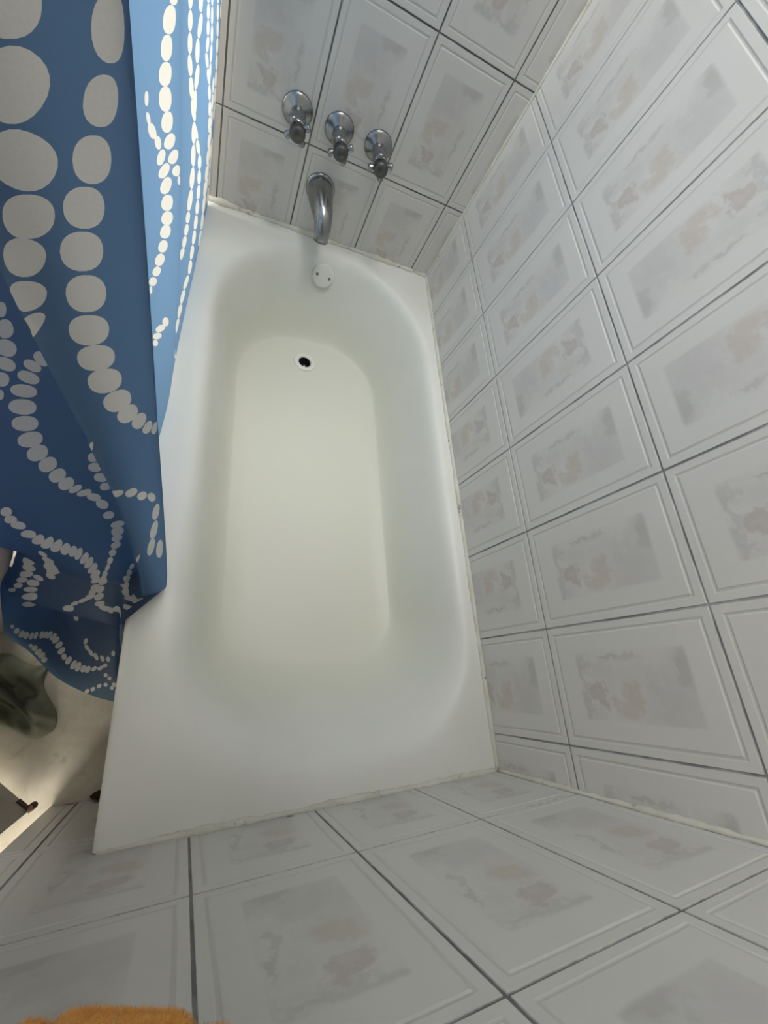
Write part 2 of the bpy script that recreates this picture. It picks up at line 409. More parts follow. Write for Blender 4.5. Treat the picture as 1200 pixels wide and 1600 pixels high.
# overflow plate on the far slope of the basin
OP = Vector((-.345, 1.3735, -.060)); ON = Vector((0, -.915, .40)).normalized()
bm = bmesh.new()
lathe(bm, [(.034, -.008), (.0345, .002), (.0335, .0045), (.030, .0062), (.020, .0075), (.0001, .0080)], OP, ON, 40, True, False)
op = build('overflow_plate', bm, M['plate'], None, True); local(op, tub)
d_, s_, u_ = frame(ON)
for sgn in (-1, 1):
    ax = (Vector((1, 0, 0))*.92 - u_*.10).normalized()
    p = OP + ax*.0195*sgn + ON*.0068
    bm = bmesh.new(); lathe(bm, [(.0042, 0), (.0042, .0016), (.0028, .0024), (.0001, .0024)], p, ON, 14, True, False)
    sc_ = build('screw', bm, M['screw'], None, True); sc_.parent = op; sc_.matrix_parent_inverse = Matrix.Identity(4); sc_['label'] = 'small dark screw head'

# rust crumb where tub, floor and near wall meet
bm = bmesh.new(); bmesh.ops.create_icosphere(bm, subdivisions=3, radius=1.0)
for v in bm.verts:
    n_ = 1+.22*math.sin(v.co.x*7+1)*math.sin(v.co.y*6+2)+.15*math.sin(v.co.z*11)
    v.co = Vector((-.785+v.co.x*.013*n_, .0085+v.co.y*.0075*n_, FZ+.011+v.co.z*.0115*n_))
tag(build('rust_lump', bm, M['rust'], None, True), 'small rusty brown lump at the foot of the tub in the near wall corner', 'rust')
# caulk beads round the tub and up the corners
def caulk(name, pts, r, label, lump=.35):
    bm = bmesh.new()
    P = []; n = max(8, int(sum(math.dist(a, b) for a, b in zip(pts, pts[1:]))/.008))
    tot = [math.dist(a, b) for a, b in zip(pts, pts[1:])]
    for i in range(n+1):
        d = sum(tot)*i/n; k_ = 0
        while k_ < len(tot)-1 and d > tot[k_]: d -= tot[k_]; k_ += 1
        t = d/tot[k_]; P.append(Vector(pts[k_]).lerp(Vector(pts[k_+1]), t))
    R_ = [r*(1+lump*(random.random()-.5)+lump*.5*math.sin(i*.21+r*900)) for i in range(n+1)]
    tube(bm, P, R_, 8)
    fix(bm)
    return structure(name, bm, M['caulk'], label, 'caulk', True)
caulk('trim_1', [(-.700, L-.002, .0015), (-.004, L-.002, .0015)], .0075, 'cream caulk line between the tub rim and the far wall', .7)
caulk('trim_2', [(-.0025, L-.004, .001), (-.0025, .004, .001)], .0058, 'cream caulk line between the tub rim and the right wall', .3)
caulk('trim_3', [(-.003, .002, .001), (-.60, .002, .001), (-.66, .002, 0), (-.728, .001, -.002)], .0062, 'cream caulk line between the tub rim and the near wall', .5)
caulk('trim_4', [(-.001, L-.001, .004), (-.001, L-.001, CEIL-.01)], .0042, 'cream caulk line up the far right corner', .3)
caulk('trim_5', [(-.001, .001, .004), (-.001, .001, CEIL-.01)], .0050, 'cream caulk line up the near right corner', .4)

# ------------------------------------------------------------------ tap handles and spout
def rod(bm, a, b, r, n=12):
    a = Vector(a); b = Vector(b); h = (b-a).length
    lathe(bm, [(r*.7, 0), (r, r*.35), (r, h-r*.35), (r*.7, h)], a, b-a, n)
def tap(loc, rot, label):
    t = empty('tap_handle', loc, label, 'tap handle')
    Y = (0, -1, 0)
    bm = bmesh.new(); lathe(bm, [(.0355, -.001), (.0355, .0025), (.034, .005), (.029, .0085), (.021, .012), (.0165, .016), (.015, .0165), (.0135, .014), (.0135, .010)], (0, 0, 0), Y, 40, True, True)
    build('escutcheon', bm, M['chrome'], t, True)
    bm = bmesh.new(); lathe(bm, [(.0140, .006), (.0140, .018), (.0175, .0200), (.0188, .032), (.0190, .050), (.0178, .064), (.0158, .074)], (0, 0, 0), Y, 28)
    build('stem', bm, M['chrome'], t, True)
    bm = bmesh.new(); lathe(bm, [(.0135, .070), (.0165, .075), (.0178, .086), (.0175, .095), (.0155, .099), (.010, .1005), (.006, .1000), (.0055, .0985), (.0001, .0985)], (0, 0, 0), Y, 28, True, False)
    hb = build('handle_hub', bm, M['chrome_end'], t, True)
    for k_ in range(4):
        a = rot + math.pi/2*k_; dx, dz = math.cos(a), math.sin(a)
        bm = bmesh.new(); lathe(bm, [(.0055, .010), (.0062, .018), (.0080, .024), (.0080, .027), (.0060, .0300), (.0001, .0310)], (0, -.082, 0), (dx, 0, dz), 14, True, False)
        build('lug', bm, M['chrome'], hb, True)
    return t
WALLY = L - .0005
tap((-.503, WALLY, .279), .62, 'leftmost chrome tap handle with cross lugs above the tub spout')
tap((-.4015, WALLY, .280), .55, 'middle chrome tap handle with cross lugs, between the other two')
tap((-.3005, WALLY, .283), .40, 'rightmost chrome tap handle with cross lugs, nearest the corner')
sp = empty('tub_spout', (-.408, WALLY, .135), 'chrome tub spout curving down over the rim below the handles', 'spout')
bm = bmesh.new(); lathe(bm, [(.039, -.001), (.039, .004), (.036, .007), (.032, .008)], (0, 0, 0), (0, -1, 0), 36)
build('flange', bm, M['chrome'], sp, True)
bm = bmesh.new(); rings = []
path = [((0, -.004, .002), .0335, .033), ((0, -.020, .001), .0340, .0330), ((.001, -.045, -.001), .0325, .0315), ((.004, -.068, -.004), .0295, .0290), ((.008, -.086, -.010), .0262, .0268), ((.011, -.100, -.019), .0236, .0248), ((.0135, -.110, -.032), .0220, .0225), ((.015, -.115, -.048), .0208, .0205), ((.0155, -.117, -.060), .0200, .0192)]
for i, (c, rw, rh) in enumerate(path):
    a = Vector(path[max(0, i-1)][0]); b = Vector(path[min(len(path)-1, i+1)][0]); t = (b-a).normalized()
    s = Vector((1, 0, 0)); s = (s - t*s.dot(t)).normalized(); u = s.cross(t)
    rings.append([Vector(c)+s*(rw*math.cos(2*math.pi*j/28))+u*(rh*math.sin(2*math.pi*j/28)) for j in range(28)])
loft(bm, rings, True, True, False)
inner = [Vector(path[-1][0])+(p-Vector(path[-1][0]))*.82 for p in rings[-1]]
deep = [p+Vector((0, .002, .02)) for p in inner]
loft(bm, [rings[-1], inner, deep], True, False, True)
bmesh.ops.remove_doubles(bm, verts=bm.verts[:], dist=1e-5); fix(bm)
build('spout_body', bm, M['chrome'], sp, True)

# ------------------------------------------------------------------ shower curtain
# levels: v values (fabric height coordinate), each column gives (x,y,z) per level
LV=[-.34,-.105,-.07,0.0,.06,.12,.40,.58,.72,1.37]   # hem, crease, edge, rim contact, z.35, z.8, z1.5
LZ=[-.30,-.072,-.05,.006,.012,.046,.38,.56,.70,1.35]
# column: u, then xy at levels
COLS=[
 (-0.65,[(-0.94, 0.41), (-0.9226, 0.4622), (-0.92, 0.47), (-0.91, 0.495), (-0.91, 0.51), (-0.9188, 0.5197), (-0.96, 0.565), (-0.97, 0.57), (-0.97, 0.57), (-0.97, 0.57)]),  # first columns: unseen third fold, added to darken the cloth in front
 (-0.56,[(-0.875, 0.37), (-0.8663, 0.4396), (-0.865, 0.45), (-0.86, 0.495), (-0.86, 0.51), (-0.8635, 0.5171), (-0.88, 0.55), (-0.88, 0.565), (-0.88, 0.565), (-0.88, 0.565)]),
 (-0.47,[(-0.815, 0.38), (-0.8063, 0.4409), (-0.805, 0.45), (-0.8, 0.495), (-0.8, 0.51), (-0.8, 0.5171), (-0.8, 0.55), (-0.8, 0.565), (-0.8, 0.565), (-0.8, 0.565)]),
 (-0.38,[(-0.77, 0.47), (-0.7596, 0.47), (-0.758, 0.47), (-0.742, 0.5), (-0.735, 0.51), (-0.735, 0.5118), (-0.735, 0.52), (-0.735, 0.53), (-0.735, 0.53), (-0.735, 0.53)]),
 (-0.31,[(-0.785, 0.31), (-0.7763, 0.3883), (-0.775, 0.4), (-0.772, 0.455), (-0.772, 0.465), (-0.7716, 0.4712), (-0.77, 0.5), (-0.775, 0.525), (-0.775, 0.525), (-0.775, 0.525)]),
 (-0.22,[(-0.845, 0.275), (-0.8276, 0.3794), (-0.825, 0.395), (-0.818, 0.455), (-0.818, 0.465), (-0.8184, 0.4703), (-0.82, 0.495), (-0.82, 0.52), (-0.82, 0.52), (-0.82, 0.52)]),
 (-0.13,[(-0.905, 0.325), (-0.8789, 0.4033), (-0.875, 0.415), (-0.866, 0.465), (-0.866, 0.475), (-0.872, 0.4812), (-0.9, 0.51), (-0.915, 0.525), (-0.92, 0.525), (-0.92, 0.525)]),
 (-0.05,[(-0.965, 0.382), (-0.9258, 0.4281), (-0.92, 0.435), (-0.9, 0.475), (-0.9, 0.485), (-0.965, 0.5), (-0.98, 0.515), (-1.01, 0.525), (-1.015, 0.525), (-1.015, 0.525)]),
 (-0.015,[(-0.99, 0.38), (-0.939, 0.447), (-0.921, 0.425), (-0.899, 0.465), (-0.905, 0.475), (-0.985, 0.485), (-1.005, 0.5), (-1.035, 0.505), (-1.04, 0.505), (-1.04, 0.505)]),
 (0.0,[(-0.99, 0.362), (-0.937, 0.420), (-0.922, 0.400), (-0.898, 0.452), (-0.9, 0.455), (-0.975, 0.462), (-1.0, 0.48), (-1.03, 0.485), (-1.035, 0.485), (-1.035, 0.485)]),  # upper left end widened out of view to block window light
 (0.06,[(-0.935, 0.308), (-0.889, 0.394), (-0.885, 0.372), (-0.862, 0.42), (-0.858, 0.425), (-0.872, 0.437), (-0.885, 0.455), (-0.905, 0.462), (-0.91, 0.466), (-0.91, 0.468)]),
 (0.13,[(-0.875, 0.25), (-0.824, 0.37), (-0.82, 0.348), (-0.806, 0.395), (-0.802, 0.4), (-0.8016, 0.4053), (-0.8, 0.43), (-0.8, 0.439), (-0.8, 0.446), (-0.8, 0.45)]),
 (0.2,[(-0.8, 0.208), (-0.769, 0.352), (-0.765, 0.33), (-0.752, 0.385), (-0.75, 0.395), (-0.7496, 0.4021), (-0.748, 0.435), (-0.748, 0.444), (-0.748, 0.451), (-0.748, 0.455)]),
 (0.25,[(-0.765, 0.195), (-0.756, 0.344), (-0.752, 0.322), (-0.742, 0.365), (-0.722, 0.415), (-0.722, 0.4194), (-0.722, 0.44), (-0.722, 0.4467), (-0.722, 0.452), (-0.722, 0.455)]),
 (0.29,[(-0.757, 0.19), (-0.7492, 0.2988), (-0.748, 0.315), (-0.739, 0.335), (-0.712, 0.372), (-0.7085, 0.3728), (-0.6972, 0.3757), (-0.7022, 0.3736), (-0.7077, 0.371), (-0.711, 0.37)]),
 (0.345,[(-0.757, 0.2), (-0.7492, 0.3027), (-0.748, 0.318), (-0.739, 0.325), (-0.678, 0.387), (-0.6745, 0.3885), (-0.6672, 0.391), (-0.6647, 0.3917), (-0.6625, 0.392), (-0.657, 0.393)]),
 (0.4,[(-0.758, 0.4), (-0.7493, 0.4261), (-0.748, 0.43), (-0.739, 0.44), (-0.695, 0.445), (-0.6941, 0.4459), (-0.69, 0.45), (-0.69, 0.45), (-0.69, 0.45), (-0.69, 0.45)]),
 (0.5,[(-0.765, 0.56), (-0.7519, 0.5687), (-0.75, 0.57), (-0.74, 0.58), (-0.728, 0.575), (-0.728, 0.575), (-0.728, 0.575), (-0.728, 0.575), (-0.728, 0.575), (-0.728, 0.575)]),
 (0.58,[(-0.765, 0.66), (-0.7519, 0.66), (-0.75, 0.66), (-0.74, 0.66), (-0.722, 0.66), (-0.7209, 0.66), (-0.716, 0.66), (-0.7142, 0.66), (-0.7128, 0.66), (-0.71, 0.66)]),
 (0.74,[(-0.765, 0.8), (-0.7519, 0.8), (-0.75, 0.8), (-0.74, 0.8), (-0.712, 0.8), (-0.7081, 0.8), (-0.69, 0.8), (-0.688, 0.8), (-0.6864, 0.8), (-0.684, 0.8)]),
 (0.79,[(-0.768, 0.85), (-0.7541, 0.85), (-0.752, 0.85), (-0.74, 0.85), (-0.711, 0.85), (-0.7075, 0.8474), (-0.691, 0.835), (-0.6901, 0.835), (-0.6894, 0.835), (-0.688, 0.835)]),
 (0.95,[(-0.765, 1.01), (-0.7519, 1.01), (-0.75, 1.01), (-0.74, 1.01), (-0.7035, 1.01), (-0.7006, 1.01), (-0.687, 1.01), (-0.6857, 1.01), (-0.6846, 1.01), (-0.683, 1.01)]),
 (1.1,[(-0.768, 1.16), (-0.7541, 1.16), (-0.752, 1.16), (-0.74, 1.16), (-0.694, 1.16), (-0.6922, 1.16), (-0.684, 1.16), (-0.6831, 1.16), (-0.6824, 1.16), (-0.681, 1.16)]),
 (1.25,[(-0.765, 1.3), (-0.7519, 1.3), (-0.75, 1.3), (-0.74, 1.3), (-0.687, 1.3), (-0.6856, 1.3), (-0.679, 1.3), (-0.6781, 1.3), (-0.6774, 1.3), (-0.676, 1.3)]),
 (1.37,[(-0.765, 1.42), (-0.7519, 1.42), (-0.75, 1.42), (-0.74, 1.42), (-0.681, 1.42), (-0.6799, 1.42), (-0.675, 1.42), (-0.6741, 1.42), (-0.6734, 1.42), (-0.671, 1.42)]),
]
def _pchip(xs,ys,x):
    n=len(xs)
    k=0
    while k<n-2 and x>xs[k+1]: k+=1
    h=[xs[i+1]-xs[i] for i in range(n-1)]
    d=[(ys[i+1]-ys[i])/h[i] for i in range(n-1)]
    def m(i):
        if i==0: return d[0]
        if i==n-1: return d[-1]
        if d[i-1]*d[i]<=0: return 0.0
        w1=2*h[i]+h[i-1]; w2=h[i]+2*h[i-1]
        return (w1+w2)/(w1/d[i-1]+w2/d[i])
    t=(x-xs[k])/h[k]; m0,m1=m(k)*h[k],m(k+1)*h[k]
    return (2*t**3-3*t*t+1)*ys[k]+(t**3-2*t*t+t)*m0+(-2*t**3+3*t*t)*ys[k+1]+(t**3-t*t)*m1
US=[c[0] for c in COLS]
def curtain(u,v):
    cu=min(max(u,US[0]),US[-1]); cv=min(max(v,LV[0]),LV[-1])
    xs=[];ys=[]
    for l in range(len(LV)):
        xs.append(_pchip(US,[c[1][l][0] for c in COLS],cu))
        ys.append(_pchip(US,[c[1][l][1] for c in COLS],cu))
    x=_pchip(LV,xs,cv); y=_pchip(LV,ys,cv); z=_pchip(LV,LZ,cv)
    return x,y,z

BEADS=[
(0.3150,0.7939,0.0055,0.0018,-0.0014,-0.0063),
(0.3117,0.7771,0.0044,-0.0034,-0.0057,-0.0087),
(0.3092,0.7575,0.0060,-0.0029,-0.0044,-0.0086),
(0.3061,0.7390,0.0067,0.0014,-0.0019,-0.0084),
(0.3005,0.7220,0.0063,-0.0004,-0.0034,-0.0087),
(0.2951,0.7032,0.0084,0.0015,-0.0032,-0.0084),
(0.2891,0.6846,0.0089,0.0044,-0.0063,-0.0097),
(0.3347,0.7941,0.0052,0.0003,-0.0012,-0.0074),
(0.3298,0.7774,0.0045,-0.0002,-0.0019,-0.0067),
(0.3251,0.7608,0.0050,0.0005,-0.0011,-0.0075),
(0.3207,0.7446,0.0054,0.0005,-0.0011,-0.0077),
(0.3175,0.7271,0.0059,0.0004,-0.0013,-0.0087),
(0.3157,0.7068,0.0061,0.0002,-0.0014,-0.0099),
(0.3133,0.6856,0.0068,-0.0001,-0.0016,-0.0098),
(0.3127,0.6664,0.0073,0.0008,-0.0011,-0.0096),
(0.3132,0.6475,0.0075,0.0017,-0.0007,-0.0105),
(0.3161,0.6281,0.0071,0.0040,0.0005,-0.0099),
(0.3195,0.6133,0.0058,0.0056,0.0015,-0.0077),
(0.3253,0.6027,0.0042,0.0070,0.0027,-0.0053),
(0.3306,0.5919,0.0036,0.0058,0.0025,-0.0040),
(0.3379,0.5863,0.0031,0.0060,0.0034,-0.0033),
(0.2902,0.4891,0.0099,0.0051,-0.0017,-0.0079),
(0.3065,0.4908,0.0058,0.0043,0.0003,-0.0080),
(0.3152,0.4795,0.0046,0.0044,0.0013,-0.0082),
(0.3245,0.4703,0.0038,0.0025,0.0021,-0.0105),
(0.3270,0.4300,0.0040,-0.0057,-0.0045,-0.0184),
(0.3204,0.3831,0.0040,-0.0054,-0.0054,-0.0237),
(0.3125,0.3348,0.0040,-0.0051,-0.0049,-0.0253),
(0.3256,0.3186,0.0061,-0.0064,-0.0031,-0.0274),
(0.3275,0.8060,0.0036,0.0009,-0.0007,-0.0042),
(0.3415,0.8064,0.0105,-0.0009,-0.0014,-0.0049),
(0.3177,0.8060,0.0050,0.0017,-0.0011,-0.0048),
(0.1897,0.6043,0.0041,0.0006,-0.0027,-0.0062),
(0.1859,0.5884,0.0074,0.0027,-0.0014,-0.0080),
(0.1795,0.5706,0.0067,-0.0031,-0.0056,-0.0079),
(0.1725,0.5540,0.0066,-0.0035,-0.0044,-0.0067),
(0.1629,0.5362,0.0046,-0.0024,-0.0048,-0.0081),
(0.1547,0.5167,0.0030,0.0004,-0.0023,-0.0067),
(0.2074,0.5632,0.0044,-0.0057,-0.0057,-0.0050),
(0.1956,0.5545,0.0064,-0.0039,-0.0041,-0.0053),
(0.1871,0.5409,0.0085,-0.0037,-0.0042,-0.0066),
(0.1770,0.5240,0.0114,-0.0013,-0.0037,-0.0082),
(0.1686,0.5024,0.0122,-0.0003,-0.0041,-0.0108),
(0.1629,0.4782,0.0123,0.0011,-0.0037,-0.0118),
(0.1597,0.4529,0.0130,0.0047,-0.0026,-0.0126),
(0.1595,0.4301,0.0121,0.0073,-0.0012,-0.0127),
(0.1638,0.4096,0.0115,0.0079,-0.0003,-0.0118),
(0.1683,0.3893,0.0114,0.0073,-0.0002,-0.0110),
(0.1741,0.3735,0.0113,0.0066,-0.0000,-0.0100),
(0.1826,0.3635,0.0102,0.0055,0.0001,-0.0056),
(0.1927,0.3558,0.0118,0.0036,-0.0006,-0.0060),
(0.2047,0.3465,0.0104,-0.0034,-0.0033,-0.0072),
(0.2145,0.3306,0.0092,-0.0065,-0.0052,-0.0077),
(0.2193,0.3058,0.0106,-0.0009,-0.0010,-0.0082),
(0.2307,0.2805,0.0145,-0.0007,-0.0003,-0.0077),
(0.2263,0.2640,0.0130,-0.0002,0.0004,-0.0115),
(0.2208,0.2472,0.0112,-0.0003,0.0002,-0.0087),
(0.2142,0.2300,0.0102,0.0012,0.0008,-0.0093),
(0.2033,0.2100,0.0077,0.0059,0.0020,-0.0091),
(0.1929,0.1828,0.0041,-0.0041,-0.0058,-0.0137),
(0.1827,0.1521,0.0030,-0.0036,-0.0057,-0.0171),
(0.1734,0.1158,0.0043,-0.0045,-0.0040,-0.0193),
(0.1664,0.0548,0.0078,0.0367,0.0028,-0.0365),
(0.1631,-0.0109,0.0053,0.0060,0.0034,-0.0056),
(0.1639,-0.0243,0.0060,0.0047,0.0036,-0.0036),
(0.1678,-0.0338,0.0081,0.0025,0.0018,-0.0032),
(0.1766,-0.0386,0.0097,-0.0020,-0.0013,-0.0033),
(0.1920,-0.0387,0.0144,-0.0015,-0.0027,-0.0034),
(0.2388,-0.0231,0.0446,0.0155,-0.0075,-0.0071),
(0.2782,0.0160,0.0132,0.0119,0.0024,-0.0021),
(0.2885,0.5731,0.0032,0.0029,-0.0032,-0.0083),
(0.2257,0.4216,0.0083,-0.0006,-0.0025,-0.0083),
(0.2244,0.4031,0.0117,-0.0012,-0.0026,-0.0086),
(0.2282,0.3824,0.0119,-0.0026,-0.0033,-0.0085),
(0.2309,0.3642,0.0108,0.0006,-0.0010,-0.0075),
(0.0795,0.2736,0.0081,0.0092,-0.0059,-0.0173),
(0.0756,0.2500,0.0092,0.0109,-0.0052,-0.0162),
(0.0790,0.2386,0.0099,0.0086,-0.0065,-0.0186),
(0.0825,0.2168,0.0123,0.0146,-0.0065,-0.0208),
(0.0910,0.2100,0.0148,0.0271,-0.0041,-0.0198),
(0.1024,0.2125,0.0171,0.0348,-0.0005,-0.0128),
(0.1146,0.2153,0.0147,0.0300,0.0016,-0.0090),
(0.1263,0.2146,0.0100,0.0216,0.0029,-0.0075),
(0.1356,0.2103,0.0080,0.0194,0.0037,-0.0050),
(0.1421,0.2023,0.0090,0.0223,0.0033,-0.0043),
(0.1475,0.1863,0.0100,0.0229,0.0030,-0.0062),
(0.1514,0.1683,0.0105,0.0249,0.0030,-0.0075),
(0.1536,0.1410,0.0113,0.0279,0.0027,-0.0108),
(0.1543,0.1068,0.0107,0.0270,0.0023,-0.0149),
(0.1530,0.0613,0.0074,0.0408,0.0038,-0.0286),
(0.1544,-0.0059,0.0056,0.0102,0.0028,-0.0063),
(0.1533,-0.0175,0.0059,0.0052,0.0026,-0.0036),
(0.1504,-0.0262,0.0064,0.0039,0.0023,-0.0032),
(0.1411,-0.0336,0.0068,0.0039,0.0016,-0.0023),
(0.1288,-0.0411,0.0056,0.0034,0.0018,-0.0024),
(0.1204,-0.0523,0.0088,0.0030,0.0011,-0.0060),
(0.2862,0.2925,0.0076,0.0237,0.0043,0.0047),
(0.2332,0.1230,0.0030,-0.0113,-0.0050,-0.0097),
(0.2243,0.0958,0.0040,-0.0160,-0.0038,-0.0140),
(0.2182,0.0586,0.0073,-0.0026,0.0045,-0.0351),
(0.2257,0.0228,0.0171,-0.0003,0.0112,-0.0117),
(0.2437,0.0131,0.0136,0.0080,0.0136,0.0001),
(0.2667,0.0201,0.0138,0.0128,0.0018,-0.0021),
(0.2862,0.0372,0.0153,0.0093,0.0051,-0.0021),
(0.0320,-0.0090,0.0116,0.0034,-0.0001,-0.0077),
(0.0372,-0.0185,0.0123,0.0032,0.0006,-0.0048),
(0.0370,-0.0281,0.0115,0.0051,0.0023,-0.0035),
(0.0332,-0.0374,0.0098,0.0040,0.0019,-0.0027),
(0.0303,-0.0464,0.0077,0.0036,0.0022,-0.0029),
(0.0217,-0.0582,0.0077,0.0048,0.0018,-0.0031),
(0.0544,-0.0342,0.0115,0.0030,0.0015,-0.0040),
(0.0543,-0.0435,0.0122,0.0044,0.0017,-0.0032),
(0.0570,-0.0556,0.0131,0.0078,0.0030,-0.0066),
(0.0532,-0.1802,0.0102,0.0100,0.0004,-0.0092),
(0.0599,-0.0247,0.0100,0.0006,-0.0003,-0.0036),
(0.0762,0.1291,0.0045,-0.0044,-0.0049,-0.0178),
(0.0746,0.0963,0.0087,0.0007,-0.0086,-0.0219),
(0.0707,0.0499,0.0132,0.0114,-0.0007,-0.0502),
(0.0772,0.0194,0.0111,0.0102,0.0028,-0.0322),
(0.0788,-0.0129,0.0086,-0.0000,-0.0002,-0.0051),
(0.0294,-0.2819,0.0031,0.0042,0.0000,-0.0073),
(0.0364,-0.2895,0.0030,0.0132,0.0030,-0.0023),
(0.0442,-0.2914,0.0031,0.0155,0.0032,-0.0013),
(0.0512,-0.2874,0.0028,0.0150,0.0037,-0.0001),
(0.0602,-0.2789,0.0025,0.0144,0.0035,0.0013),
(0.0687,-0.2675,0.0017,0.0131,0.0036,0.0018),
(0.0794,-0.2548,0.0014,0.0120,0.0036,0.0014),
(0.0866,-0.2482,0.0025,0.0117,0.0034,0.0003),
(0.0938,-0.2421,0.0042,0.0130,0.0032,-0.0009),
(0.1016,-0.2412,0.0047,0.0122,0.0030,-0.0014),
(0.1076,-0.2453,0.0050,0.0118,0.0039,-0.0021),
(0.1155,-0.2529,0.0052,0.0113,0.0038,-0.0024),
(0.1226,-0.2629,0.0051,0.0111,0.0038,-0.0024),
(0.0606,-0.3122,0.0040,0.0058,0.0003,-0.0068),
(0.0692,-0.3095,0.0047,0.0140,0.0039,-0.0017),
(0.0782,-0.3107,0.0060,0.0159,0.0037,-0.0024),
(0.0859,-0.3116,0.0063,0.0149,0.0034,-0.0031),
(0.0928,-0.3179,0.0052,0.0126,0.0035,-0.0031),
(0.1296,-0.2729,0.0046,0.0032,0.0013,-0.0074),
(0.1388,-0.2765,0.0029,0.0113,0.0040,-0.0010),
(0.1486,-0.2813,0.0025,0.0129,0.0039,-0.0006),
(0.1563,-0.2812,0.0018,0.0127,0.0040,-0.0002),
(0.1650,-0.2807,0.0020,0.0093,0.0039,-0.0009),
(0.1725,-0.2782,0.0027,0.0089,0.0040,-0.0015),
(0.1835,-0.2714,0.0040,0.0065,0.0028,-0.0022),
(0.1968,-0.2650,0.0062,0.0056,0.0029,-0.0028),
(0.2079,-0.2562,0.0058,0.0042,0.0032,-0.0029),
(0.1600,-0.2180,0.0008,0.0076,0.0032,-0.0001),
(0.1643,-0.2313,0.0036,-0.0048,-0.0024,-0.0034),
(0.1725,-0.2395,0.0045,-0.0057,-0.0026,-0.0033),
(0.1832,-0.2438,0.0044,-0.0062,-0.0031,-0.0030),
(0.1983,-0.2431,0.0041,-0.0055,-0.0046,-0.0028),
(0.2154,-0.2404,0.0021,-0.0052,-0.0058,-0.0019),
(0.2320,-0.2247,0.0078,0.0014,0.0005,-0.0056),
(0.2793,-0.1417,-0.0148,-0.0581,0.0005,-0.0074),
(0.2744,-0.1865,-0.0119,-0.0588,0.0003,-0.0066),
(0.2124,-0.2769,0.0051,0.0012,0.0005,-0.0043),
(0.2237,-0.2817,0.0056,0.0012,0.0004,-0.0044),
(0.2419,-0.2932,0.0087,-0.0022,-0.0052,-0.0046),
(0.2694,-0.2932,0.0212,0.0097,-0.0131,-0.0130),
(0.1782,-0.3328,0.0027,0.0072,0.0025,-0.0028),
(0.1876,-0.3211,0.0031,0.0064,0.0027,-0.0027),
(0.1997,-0.3069,0.0040,0.0057,0.0033,-0.0026),
(0.2148,-0.2991,0.0048,0.0012,0.0004,-0.0046),
(0.2330,-0.3028,0.0061,0.0013,0.0003,-0.0048),
(0.2637,-0.3074,0.0189,0.0059,-0.0080,-0.0087),
(0.7027,0.6505,0.0145,-0.0036,-0.0001,-0.0032),
(0.6890,0.6414,0.0204,-0.0056,-0.0045,-0.0083),
(0.6782,0.6255,0.0169,-0.0051,-0.0026,-0.0085),
(0.6733,0.6082,0.0186,-0.0064,-0.0037,-0.0079),
(0.6720,0.5892,0.0193,-0.0068,-0.0007,-0.0101),
(0.6767,0.5680,0.0187,-0.0077,-0.0037,-0.0082),
(0.6845,0.5469,0.0176,-0.0091,-0.0108,-0.0031),
(0.6994,0.5246,0.0190,-0.0103,-0.0135,-0.0015),
(0.7161,0.5013,0.0244,-0.0124,-0.0065,-0.0034),
(0.7315,0.4824,0.0135,-0.0067,0.0001,-0.0055),
(0.6235,0.6070,0.0043,-0.0016,-0.0009,-0.0053),
(0.6255,0.5906,0.0044,-0.0015,0.0020,-0.0063),
(0.6333,0.5774,0.0092,-0.0030,0.0044,-0.0086),
(0.6469,0.5616,0.0086,-0.0033,0.0020,-0.0072),
(0.6545,0.5442,0.0107,-0.0058,-0.0070,-0.0048),
(0.6630,0.5265,0.0123,-0.0081,-0.0130,-0.0016),
(0.6681,0.5078,0.0162,-0.0101,-0.0110,-0.0040),
(0.6712,0.4859,0.0204,-0.0121,-0.0058,-0.0068),
(0.6700,0.4674,0.0204,-0.0133,-0.0072,-0.0046),
(0.6620,0.4545,0.0172,-0.0122,-0.0083,-0.0040),
(0.6517,0.4410,0.0145,-0.0109,-0.0074,-0.0037),
(0.6394,0.4302,0.0136,-0.0113,-0.0087,-0.0026),
(0.6273,0.4220,0.0107,-0.0100,-0.0085,-0.0006),
(0.6133,0.4172,0.0113,-0.0102,-0.0057,-0.0020),
(0.6055,0.4109,0.0041,-0.0032,-0.0008,-0.0051),
(0.6565,0.3277,0.0151,-0.0097,-0.0000,-0.0069),
(0.6337,0.3330,0.0187,-0.0089,0.0063,-0.0087),
(0.6196,0.3311,0.0176,-0.0110,0.0028,-0.0069),
(0.6106,0.3266,0.0103,-0.0078,-0.0007,-0.0046),
(0.8677,0.5999,0.0179,-0.0073,0.0003,-0.0087),
(0.8682,0.5815,0.0186,-0.0082,0.0003,-0.0093),
(0.8692,0.5614,0.0193,-0.0092,0.0014,-0.0107),
(0.8730,0.5382,0.0201,-0.0104,0.0072,-0.0147),
(0.8886,0.5062,0.0218,-0.0122,0.0082,-0.0167),
(0.9153,0.4649,0.0258,-0.0148,0.0171,-0.0233),
(0.9283,0.4292,0.0300,-0.0178,-0.0001,-0.0142),
(0.9291,0.3991,0.0321,-0.0195,0.0009,-0.0153),
(0.9245,0.3722,0.0348,-0.0209,-0.0056,-0.0111),
(0.9069,0.3534,0.0342,-0.0219,-0.0144,-0.0056),
(1.1797,0.0043,-0.0003,0.0071,-0.0255,0.0004),
(1.1285,0.0062,0.0003,0.0060,-0.0241,0.0016),
(1.0809,0.0096,0.0005,0.0050,-0.0222,0.0018),
(1.0365,0.0133,0.0006,0.0045,-0.0210,0.0018),
(0.9938,0.0137,0.0000,0.0047,-0.0204,0.0001),
(0.9525,0.0149,0.0002,0.0048,-0.0199,0.0007),
(0.9120,0.0164,0.0001,0.0048,-0.0194,0.0007),
(0.8732,0.0216,0.0012,0.0045,-0.0182,0.0049),
